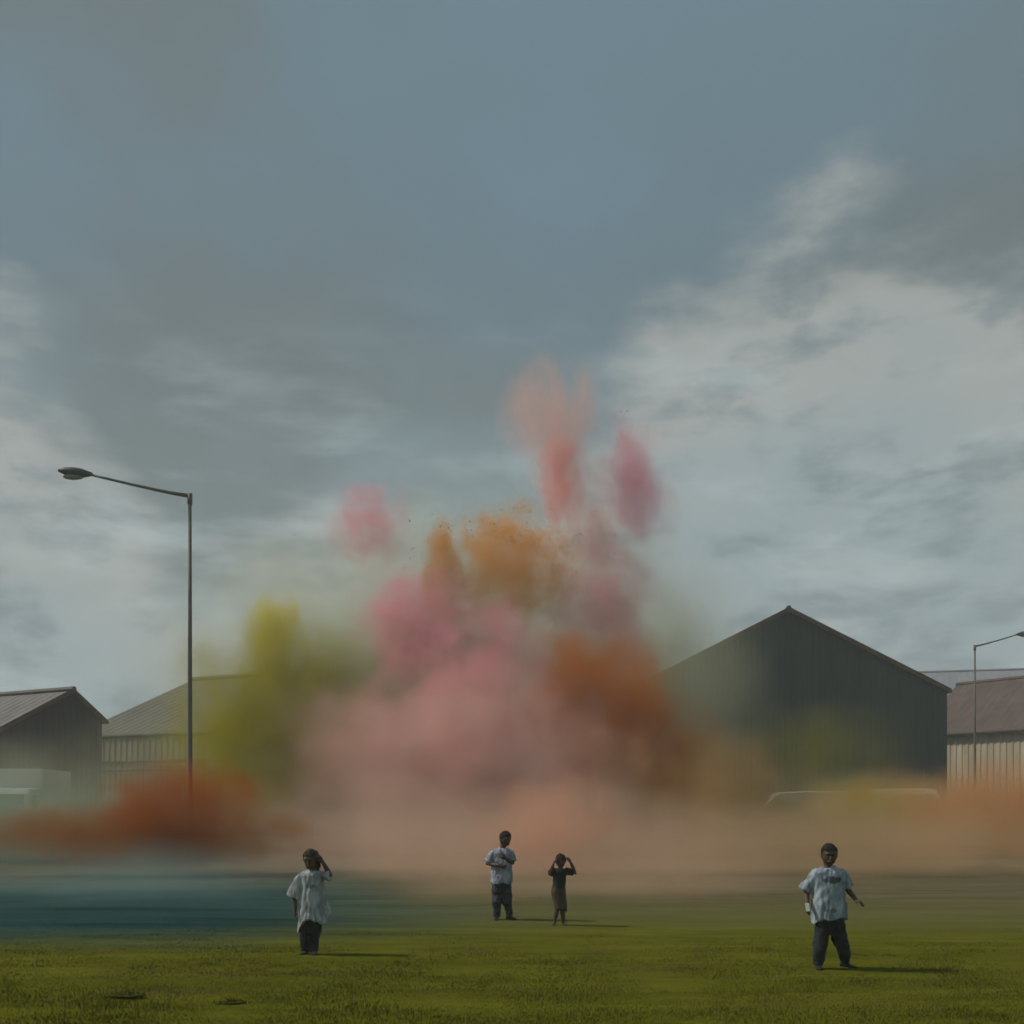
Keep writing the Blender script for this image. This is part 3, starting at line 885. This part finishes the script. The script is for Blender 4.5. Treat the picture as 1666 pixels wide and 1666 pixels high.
def hem(a):
    k = (a + 2 * math.pi) % (2 * math.pi)
    z = 0.03 * math.sin(3 * a + 0.5)
    z -= 0.135 * math.exp(-((k - math.pi * 1.03) / 0.55) ** 2)
    e0 = min(k, 2 * math.pi - k)
    z += 0.095 * math.exp(-(e0 / 0.35) ** 2)
    return z
rings.append(ellipse(P(510, 1498), 26 * f.s, .150, 32, hem))
sh.rings(rings)
sh.tube([shl + Vector((.03, 0, -.016)), shl.lerp(el, .22) + Vector((.004, 0, -.004)), shl.lerp(el, .5) + Vector((-.008, 0, 0)), shl.lerp(el, 1.05) + Vector((-.012, 0, 0))], [.056, .056, .064, .092], 16)
sh.tube([shr + Vector((-.02, 0, -.006)), shr.lerp(er, .22), shr.lerp(er, .5), shr.lerp(er, .92)], [.056, .055, .056, .060], 16)
# loose flap of cloth standing off the hip
sh.tube([P(522, 1446), P(526, 1462), P(530, 1478), P(532, 1486), P(527, 1500)], [.03, .045, .062, .055, .012], 12, (Vector((0, 1, 0)), 0.6))
skin(sh, 'tunic', shirt_mat('pale_grey_blue_tunic', (0.21, 0.225, 0.235), (0.42, 0.455, 0.475), ((0.0, (1552 - 1441) * f.s, 8 * f.s, 4 * f.s, (0.09, 0.10, 0.105), 0.7),)), f.root, 0.006, 2, folds(0.020, 2.0, 14, 2.5))
tr = MB()
tr.rings([ellipse(P(506, y), hw * f.s, dp) for y, hw, dp in ((1480, 15, .088), (1497, 17, .095), (1512, 16, .09), (1520, 13, .075))])
tr.tube([P(497, 1505), kl, al + Vector((0, 0, -.015))], [.072, .066, .058], 16)
tr.tube([P(514, 1505), kr, ar + Vector((0, 0, -.015))], [.072, .066, .056], 16)
skin(tr, 'trousers', m_trous, f.root, 0.007, 2, folds(0.012, 8.0, 10, 9))

# ---- boy in the middle: forearms folded before him
f = Figure('boy in pale grey T-shirt and charcoal trousers with forearms folded', 818, 1496, 144)
P = f.P
chin = P(821, 1376, -0.02)
f.head(chin, 23.5 * f.s, R(35), R(12), SHORT, m_hair, 1.10, 0.010)
shl, shr = P(803, 1386), P(831, 1386)
hl, hr = P(810, 1445), P(824, 1445)
f.torso(chin + Vector((-.02, .05, 0)), shl, shr, hl, hr)
el, wl = P(793, 1405, -0.02), P(812, 1407, -0.17)
er, wr = P(834, 1404, -0.02), P(823, 1396, -0.15)
f.limb([shl, shl.lerp(el, .5), el, el.lerp(wl, .45), wl], [.034, .035, .033, .033, .024])
f.limb([shr, shr.lerp(er, .5), er, er.lerp(wr, .45), wr], [.034, .035, .033, .033, .024])
hand(f.b, wl, (1, -0.05, -0.25), (0, 1, -0.1), 0.14, 0.55, 1)
hand(f.b, wr, (-0.85, -0.1, 0.5), (0, 1, 0.1), 0.14, 0.5, -1)
kl, al = P(808, 1468, -0.03), P(808, 1489, 0.0)
kr, ar = P(825, 1468, -0.02), P(829, 1489, 0.03)
f.limb([hl, kl, kl.lerp(al, .4), al, Vector((al.x, al.y, .03))], [.058, .042, .042, .030, .030])
f.limb([hr, kr, kr.lerp(ar, .4), ar, Vector((ar.x, ar.y, .03))], [.058, .042, .042, .030, .030])
f.finish()
f.shoe(al, (-0.1, -1), 0.20)
f.shoe(ar, (0.75, -0.7), 0.20)
sh = MB()
sec = [(1379, 818, 7, .055), (1382, 818, 12, .075), (1388, 817, 16.5, .095), (1400, 817, 16.5, .112), (1415, 816, 17, .118), (1428, 816, 17.5, .122)]
rings = [ellipse(P(x, y), hw * f.s, dp, 28) for y, x, hw, dp in sec]
rings.append(ellipse(P(816, 1437), 18 * f.s, .128, 28, lambda a: 0.012 * math.sin(a * 4 + 1)))
sh.rings(rings)
sh.tube([shl + Vector((.02, 0, -.006)), shl.lerp(el, .22), shl.lerp(el, .45), shl.lerp(el, .90)], [.060, .060, .064, .076], 16)
sh.tube([shr + Vector((-.02, 0, -.006)), shr.lerp(er, .22), shr.lerp(er, .45), shr.lerp(er, .80)], [.060, .058, .060, .066], 16)
skin(sh, 'shirt', shirt_mat('pale_grey_shirt', (0.19, 0.20, 0.25), (0.38, 0.41, 0.48), ((0.0, (1496 - 1390) * f.s, 5 * f.s, 4 * f.s, (0.10, 0.085, 0.08), 0.6),)), f.root, 0.006, 2, folds(0.019, 3.0))
tr = MB()
tr.rings([ellipse(P(817, y), hw * f.s, dp) for y, hw, dp in ((1432, 14, .10), (1442, 15.5, .112), (1450, 15.5, .11), (1455, 12, .085))])
tr.tube([P(809, 1446), P(808.5, 1456), kl, kl.lerp(al, .25), kl.lerp(al, .55), al + Vector((0, 0, -.02))], [.082, .084, .080, .066, .056, .056], 16)
tr.tube([P(824, 1446), P(824.5, 1456), kr, kr.lerp(ar, .25), kr.lerp(ar, .55), ar + Vector((0, 0, -.02))], [.082, .084, .080, .066, .056, .056], 16)
skin(tr, 'trousers', mat('grey_black_trousers', (0.022, 0.025, 0.027), 0.9, 0.3, 6.0, 0.3, 60, col2=(0.045, 0.052, 0.056)), f.root, 0.007, 2, folds(0.015, 6.0, 10, 9))

# ---- smallest child, both hands up at the head
f = Figure('smallest child in black top and brown skirt, hands raised to the head', 912, 1504, 116)
P = f.P
chin = P(912, 1410, -0.02)
f.head(chin, 20.5 * f.s, R(6), R(4), lambda a: 0.62 if math.sin(a) < -0.4 else (0.32 if math.sin(a) < 0.35 else 0.1), m_hair, 1.13, 0.013)
shl, shr = P(902, 1416), P(921, 1416)
hl, hr = P(905, 1455), P(915, 1455)
f.torso(chin + Vector((0, .04, 0)), shl, shr, hl, hr)
el, wl = P(895, 1420, -0.06), P(900, 1405, -0.10)
er, wr = P(936, 1420, -0.02), P(928, 1402, -0.06)
f.limb([shl, shl.lerp(el, .5), el, el.lerp(wl, .4), wl], [.035, .033, .028, .028, .020])
f.limb([shr, shr.lerp(er, .5), er, er.lerp(wr, .4), wr], [.035, .033, .028, .028, .020])
hand(f.b, wl, (0.35, 0.1, 0.9), (0.8, 0.5, 0), 0.11, 0.35, 1)
hand(f.b, wr, (-0.6, 0.05, 0.8), (-0.5, 0.8, -0.2), 0.11, 0.4, -1)
kl, al = P(906, 1478, -0.01), P(902, 1499, -0.02)
kr, ar = P(915, 1478, 0.0), P(917, 1499, 0.02)
f.limb([hl, kl, kl.lerp(al, .35), al, Vector((al.x, al.y, .02))], [.052, .040, .040, .026, .028])
f.limb([hr, kr, kr.lerp(ar, .35), ar, Vector((ar.x, ar.y, .02))], [.052, .040, .040, .026, .028])
f.bare_foot(al, (-0.35, -1), 0.16)
f.bare_foot(ar, (0.3, -1), 0.16)
f.finish()
sh = MB()
sec = [(1411.5, 912, 4.5, .04), (1413.5, 912, 9, .06), (1418, 911, 11, .072), (1428, 910, 10.5, .078), (1438, 909.5, 10.5, .080), (1446, 909, 11, .084)]
sh.rings([ellipse(P(x, y), hw * f.s, dp, 26) for y, x, hw, dp in sec])
sh.tube([shl + Vector((.02, 0, 0)), shl.lerp(el, .5), shl.lerp(el, .95)], [.050, .052, .054], 14)
sh.tube([shr + Vector((-.02, 0, 0)), shr.lerp(er, .5), shr.lerp(er, .85)], [.050, .050, .050], 14)
skin(sh, 'top', m_black, f.root, 0.006, 2, folds(0.009, 4.0))
tr = MB()
sec = [(1441, 909, 10.5, .082), (1450, 908.5, 12, .092), (1462, 910, 11, .09), (1472, 911.5, 11, .092)]
rings = [ellipse(P(x, y), hw * f.s, dp, 28) for y, x, hw, dp in sec]
rings.append(ellipse(P(912, 1479), 11 * f.s, .095, 28, lambda a: 0.012 * math.sin(a * 3) + 0.02 * math.cos(a) * -1))
tr.rings(rings)
skin(tr, 'skirt', m_brown, f.root, 0.006, 2, folds(0.012, 9.0, 14, 2.5))
# ------------------------------------------------------------------ grass
def grass_blades(zones):
    V = []; Fc = []; T = []
    base = 0
    vs_all, fs_all, tone_all = [], [], []
    for y0, y1, per_m2, h0, h1, wd in zones:
        area_w = lambda y: y * 0.94 + 1.2
        n = int((y1 - y0) * area_w((y0 + y1) / 2) * per_m2)
        y = rng.uniform(y0, y1, n)
        x = rng.uniform(-0.5, 0.5, n) * (y * 0.94 + 1.2)
        # clumping
        cl = np.array([noise.noise(Vector((a * 0.9, b * 2.2, 1.7))) + 0.6 * noise.noise(Vector((a * 3.5, b * 5.0, 4.2))) for a, b in zip(x, y)])
        keep = rng.random(n) < np.clip(0.72 + 0.5 * cl, 0.15, 1.0) * np.clip((15.6 + 1.5 * cl - y) / 4.5, 0, 1)
        x, y, cl = x[keep], y[keep], cl[keep]
        n = len(x)
        z = np.array([ground_z(a, b) for a, b in zip(x, y)])
        h = rng.uniform(h0, h1, n) * (1 + 0.35 * np.clip(cl, -1, 1))
        an = rng.uniform(0, 2 * np.pi, n)
        lean = rng.uniform(0.2, 1.0, n) * h
        la = rng.uniform(0, 2 * np.pi, n)
        ux, uy = np.cos(an) * wd / 2, np.sin(an) * wd / 2
        lx, ly = np.cos(la) * lean, np.sin(la) * lean
        v = np.zeros((n, 5, 3), np.float32)
        v[:, 0] = np.stack([x - ux, y - uy, z - 0.004], 1)
        v[:, 1] = np.stack([x + ux, y + uy, z - 0.004], 1)
        v[:, 2] = np.stack([x + ux * .8 + lx * .35, y + uy * .8 + ly * .35, z + h * .6], 1)
        v[:, 3] = np.stack([x - ux * .8 + lx * .35, y - uy * .8 + ly * .35, z + h * .6], 1)
        v[:, 4] = np.stack([x + lx, y + ly, z + h], 1)
        vs_all.append(v.reshape(-1, 3))
        i = base + np.arange(n)[:, None] * 5
        fs_all.append((i, n))
        tone_all.append(np.repeat(np.clip(rng.normal(1.05, 0.13, n), 0.6, 1.5), 5))
        base += n * 5
    vs = np.concatenate(vs_all)
    me = bpy.data.meshes.new('grass')
    idx = np.concatenate([a for a, _ in fs_all])
    quads = np.concatenate([idx + 0, idx + 1, idx + 2, idx + 3], 1)
    tris = np.concatenate([idx + 3, idx + 2, idx + 4], 1)
    n = len(idx)
    loops = np.concatenate([quads, tris], 1).reshape(-1)
    starts = (np.arange(n)[:, None] * 7 + np.array([[0, 4]])).reshape(-1)
    me.vertices.add(len(vs)); me.vertices.foreach_set('co', vs.reshape(-1))
    me.loops.add(len(loops)); me.loops.foreach_set('vertex_index', loops.astype(np.int32))
    me.polygons.add(2 * n); me.polygons.foreach_set('loop_start', starts.astype(np.int32))
    me.update(calc_edges=True)
    at_ = me.attributes.new('tone', 'FLOAT', 'POINT')
    at_.data.foreach_set('value', np.concatenate(tone_all).astype(np.float32))
    return me
gm = grass_blades(((7.6, 11.0, 2300, .010, .026, .006), (11.0, 15.8, 1300, .008, .022, .008)))
grass = link_mesh('grass', gm, ground_material('grass_blades', False))
tag(grass, 'short olive-green grass covering the near field', 'grass', kind='stuff')

# two rough tufts of turf kicked up in the foreground
m_tuft = mat('dark_turf', (0.034, 0.040, 0.007), 0.95, 0.3, 20.0, spec=0.0, col2=(0.060, 0.062, 0.012))
def turf_tuft(label, px, py, wpx, seed):
    d = F * EYE / (py - HZ)
    x = gx(px, d)
    wd = wpx / F * d
    r_ = random.Random(seed)
    root = empty('turf_tuft', (x, d, ground_z(x, d)))
    tag(root, label, 'tuft', 'loose tufts of turf in the foreground')
    c = MB().ball((0, 0, 0.012), (wd * .42, .09, .014), 18, 9, lambda q: 1 + 0.30 * noise.noise(Vector((q.x * 2.5 + seed, q.y * 2.5, q.z * 3))))
    c.build('clod', m_tuft, root, True)
    g = MB()
    for i in range(160):
        bx = r_.gauss(0, wd * .22); by = r_.gauss(0, .05)
        h = r_.uniform(.02, .055) * (1.3 if abs(bx) < wd * .12 else 0.8)
        lx, ly = r_.uniform(-.05, .05), r_.uniform(-.03, .03)
        a = r_.uniform(0, math.pi)
        ux, uy = math.cos(a) * .004, math.sin(a) * .004
        g.add([(bx - ux, by - uy, 0), (bx + ux, by + uy, 0), (bx + lx * .4 + ux * .8, by + ly * .4, h * .6), (bx + lx * .4 - ux * .8, by + ly * .4, h * .6), (bx + lx, by + ly, h)], [(0, 1, 2, 3), (3, 2, 4)])
    o = g.build('blades', m_tuft, root)
    o['kind'] = 'stuff'
turf_tuft('dark tuft of turf, the larger of two lying in the foreground grass', 208, 1622, 70, 1)
turf_tuft('smaller flat dark tuft of turf lying in the foreground grass', 375, 1630, 60, 5)
# ------------------------------------------------------------------ coloured smoke
def smoke_material(name, col, dens, nscale, nz, soft, seed, aniso):
    M = bpy.data.materials.new(name)
    M.use_nodes = True
    n = NT(M.node_tree)
    n.n.remove(n.n['Principled BSDF'])
    out = n.n['Material Output']
    tcn = n.new('ShaderNodeTexCoord')
    P = tcn.outputs['Object']
    r = n.vm('LENGTH', P)
    f = n.noise(n.vm('ADD', n.vm('MULTIPLY', P, aniso), (seed * 3.7, seed * 1.3, seed * 2.1)), nscale, 4.5, 0.62)
    # ball falloff eaten into by turbulence
    v = n.m('SUBTRACT', 1.0, r)
    v = n.m('ADD', v, n.m('MULTIPLY', n.m('SUBTRACT', f, 0.53), nz))
    v = n.smooth(v, 0.0, soft, 0.0, dens)
    v = n.m('MULTIPLY', v, n.smooth(r, 1.0, 0.7))
    pv = n.new('ShaderNodeVolumePrincipled')
    n.put(pv.inputs['Color'], col)
    n.put(pv.inputs['Density'], v)
    pv.inputs['Anisotropy'].default_value = 0.0
    n.l.new(pv.outputs[0], out.inputs['Volume'])
    return M

ico = bmesh.new()
bmesh.ops.create_icosphere(ico, subdivisions=2, radius=1.04)
ICO = [tuple(v.co) for v in ico.verts]; ICOF = [tuple(v.index for v in f.verts) for f in ico.faces]
ico.free()
n_smoke = [0]
def smoke(label, px, py, d, rx, ry, rd, col, tau, nz=0.9, nscale=1.3, soft=0.9, asp=True, tilt=0.0, tall=1.0):
    """one puff: centre pixel, distance, visible half-sizes in photo pixels, half-depth in metres, optical depth"""
    i = n_smoke[0]; n_smoke[0] += 1
    c = at(px, py, d)
    k = 1.40
    sx, sz, sy = rx / F * d * k, ry / F * d * k, rd * k
    me = MB().add(ICO, ICOF).mesh('smoke_cloud')
    mm = max(sx, sz)
    an = (sx / mm, sy / mm, sz / mm * tall)
    M = smoke_material('smoke_%02d' % i, col, tau / (2 * rd * 0.45), nscale * (1 + 0.0 * i), nz, soft, i + 1, an)
    o = link_mesh('smoke_cloud', me, M)
    o.location = c
    o.scale = (sx, sy, sz)
    o.rotation_euler = (0, R(tilt), 0)
    tag(o, label, 'smoke', 'coloured smoke drifting over the field', 'stuff')
    return o

PINK = (1.0, 0.67, 0.60); ROSE = (1.0, 0.47, 0.57); TAN = (0.72, 0.55, 0.36); OCH = (0.86, 0.42, 0.06)
ORG = (0.62, 0.21, 0.02); RUST = (0.46, 0.12, 0.010); OLV = (0.47, 0.42, 0.015); YEL = (0.86, 0.74, 0.05)
GRN = (0.72, 0.74, 0.54); SALM = (0.95, 0.50, 0.32); MAUV = (1.0, 0.48, 0.55)
BRN = (0.56, 0.36, 0.15); MIST = (0.42, 0.48, 0.36); CORAL = (1.0, 0.46, 0.40)
S = smoke
# wide grey-green veil that carries the colours
S('thin grey-green veil of smoke doming over the middle of the field', 750, 1150, 44, 430, 300, 6.0, GRN, 1.7, 1.6, 2.6)
# pink, from the ground up to the high plumes
S('broad dusty pink smoke rising behind the boy in grey', 770, 1275, 37, 300, 200, 4.0, PINK, 2.6, 1.8, 2.6, 1.2)
S('rosy smoke climbing through the heart of the cloud', 770, 1130, 38, 165, 140, 2.0, MAUV, 1.9, 2.3, 3.0, 1.15, tilt=-25)
S('rose-pink puff under the ochre burst', 680, 1015, 39, 100, 95, 1.5, ROSE, 1.7, 2.2, 3.0, 1.15)
S('small pink puff floating clear of the cloud beside the ochre burst', 603, 850, 42, 65, 70, 1.3, ROSE, 1.1, 2.4, 3.0, 1.15)
S('tallest pink plume drifting up into the sky', 900, 700, 42, 80, 108, 1.6, PINK, 1.1, 2.4, 3.0, 1.15, tilt=-6, tall=0.5)
S('small coral streak in the tallest pink plume', 908, 785, 41, 36, 70, 0.9, CORAL, 1.2, 2.4, 2.4, tall=0.5)
S('pink plume hanging beside the tallest plume', 1036, 790, 42, 60, 110, 1.4, ROSE, 1.2, 2.4, 3.0, 1.15, tilt=-10, tall=0.5)
S('pale pink wisp linking the high plumes to the cloud', 962, 868, 42, 68, 95, 1.4, PINK, 1.0, 2.4, 3.0, 1.15, tilt=-14, tall=0.5)
S('mauve-pink smoke above the orange-brown smoke', 985, 1000, 41, 85, 120, 1.8, ROSE, 1.6, 2.2, 3.0, 1.15, tilt=-10)
# ochre, orange, olive, yellow
S('ochre-brown burst of smoke at the crest of the cloud', 830, 925, 41, 105, 95, 1.9, OCH, 2.3, 2.4, 3.2, 1.1)
S('narrow ochre streak beside the ochre burst', 718, 935, 41, 36, 80, 0.9, OCH, 1.9, 2.6, 2.6, tall=0.5)
S('deep orange-brown smoke leaning towards the dark barn', 1020, 1205, 37, 125, 215, 2.2, ORG, 2.7, 1.9, 2.8, 1.15, tilt=-38)
S('brown dust spreading at the foot of the orange-brown smoke', 1120, 1310, 35, 190, 115, 3.0, BRN, 2.1, 1.9, 2.8, 1.2)
S('olive-yellow smoke standing before the beige-walled shed', 455, 1195, 39, 180, 185, 2.6, OLV, 3.2, 1.7, 2.8, 1.3)
S('dull olive-grey smoke between the olive-yellow smoke and the pink', 575, 1150, 42, 140, 120, 2.0, (0.44, 0.43, 0.25), 1.8, 1.6, 2.6, 1.3)
S('small bright yellow wisp above the olive-yellow smoke', 450, 1045, 41, 48, 80, 1.2, YEL, 1.7, 2.4, 2.6, tall=0.6)
S('grey-brown smoke veiling the near slope of the dark barn', 1100, 1160, 47, 150, 210, 3.0, (0.50, 0.48, 0.34), 1.7, 1.0, 2.4, 1.3)
S('faint olive smoke against the front of the dark barn', 1330, 1235, 50, 160, 90, 2.0, (0.40, 0.36, 0.03), 0.45, 1.0, 2.4, 1.3)
# low on the left
S('rust-red smoke lying low at the foot of the tall street lamp', 300, 1318, 27, 130, 80, 1.8, RUST, 2.5, 2.0, 2.8, 1.15)
S('flat rust-brown smoke trailing along the ground from the rust-red smoke', 230, 1360, 26.5, 240, 55, 1.8, (0.40, 0.16, 0.04), 2.4, 1.8, 2.8, 1.15)
S('grey-green mist low on the field before the low charcoal shed', 20, 1350, 34, 300, 80, 3.2, MIST, 2.2, 1.6, 2.6)
S('greenish dust lying along the foot of the sheds behind the lamp', 260, 1290, 44, 440, 105, 3.0, (0.52, 0.52, 0.36), 1.5, 1.5, 2.8, 1.4)
S('thin blue-green mist over the dark strip of the field', 150, 1440, 21, 420, 75, 2.2, (0.34, 0.50, 0.48), 0.8, 1.4, 2.6, 1.4)
# dust along the middle ground
S('tan and pink dust rolling low over the ground behind the children', 740, 1390, 28, 470, 115, 3.6, (0.86, 0.63, 0.48), 2.0, 1.5, 3.0, 1.4)
S('salmon smoke glowing behind the smallest child', 900, 1345, 27, 120, 90, 1.5, SALM, 1.1, 2.0, 2.8, 1.4)
S('thin sandy dust drifting round the feet of the middle pair', 980, 1435, 21, 420, 70, 2.0, (0.80, 0.56, 0.38), 0.75, 1.6, 2.8, 1.4)
S('tan dust low over the grass behind the boy with wide-set feet', 1440, 1385, 28, 400, 100, 3.0, (0.72, 0.52, 0.31), 1.6, 1.6, 3.0, 1.4)
S('olive dust lying along the foot of the barn', 1300, 1332, 45, 470, 72, 4.0, (0.54, 0.50, 0.29), 2.9, 1.4, 2.8, 1.4)
S('yellow-green smoke low beside the parked vans', 1400, 1325, 35, 120, 60, 1.5, (0.48, 0.43, 0.03), 1.1, 1.6, 2.6, 1.3)
S('orange smoke drifting low in front of the cream-walled shed', 1590, 1330, 36, 230, 85, 2.6, (0.74, 0.33, 0.10), 2.1, 2.0, 2.8, 1.2)

# clumps of powder thrown out round the bursts
def powder_specks(label, col, n, px, py, d, rx, ry, size, seed):
    r_ = random.Random(seed)
    g = MB()
    for i in range(n):
        a = r_.uniform(0, 2 * math.pi); q = 0.55 + abs(r_.gauss(0.0, 0.38))
        c = at(px + rx * q * math.cos(a), py + ry * q * math.sin(a), d + r_.uniform(-1.2, 1.2))
        s = size * (0.3 + 0.9 * r_.random() ** 3)
        pts = []
        for k in range(6):
            v = [(1, 0, 0), (0, 1, 0), (-1, 0, 0), (0, -1, 0), (0, 0, 1), (0, 0, -1)][k]
            e = s * r_.uniform(0.5, 1.3)
            pts.append(c + Vector(v) * e)
        g.add(pts, [(0, 1, 4), (1, 2, 4), (2, 3, 4), (3, 0, 4), (1, 0, 5), (2, 1, 5), (3, 2, 5), (0, 3, 5)])
    o = g.build('powder_dust', mat('powder_%d' % seed, col, 1.0, spec=0.0))
    tag(o, label, 'dust', kind='stuff')
powder_specks('fine ochre specks thrown out round the ochre burst', (0.34, 0.17, 0.03), 1100, 800, 925, 41, 120, 90, 0.034, 3)
powder_specks('fine pink specks round the highest plumes', (0.55, 0.22, 0.22), 500, 960, 780, 42, 110, 130, 0.026, 4)
powder_specks('fine olive specks along the crown of the smoke', (0.16, 0.14, 0.05), 1000, 750, 1130, 43, 420, 270, 0.026, 5)
powder_specks('fine yellow specks round the yellow wisp', (0.45, 0.38, 0.03), 350, 452, 1030, 41, 50, 60, 0.028, 6)

# ------------------------------------------------------------------ hazy air
hz = MB().box(-140, -25, -1.2, 140, 150, 32).build('haze', None)
HM = bpy.data.materials.new('hazy_air')
HM.use_nodes = True
hn = NT(HM.node_tree)
hn.n.remove(hn.n['Principled BSDF'])
pv = hn.new('ShaderNodeVolumePrincipled')
hn.put(pv.inputs['Color'], (0.90, 0.93, 0.92))
pv.inputs['Density'].default_value = 0.0016
hn.l.new(pv.outputs[0], hn.n['Material Output'].inputs['Volume'])
hz.data.materials.append(HM)
tag(hz, kind='stuff')
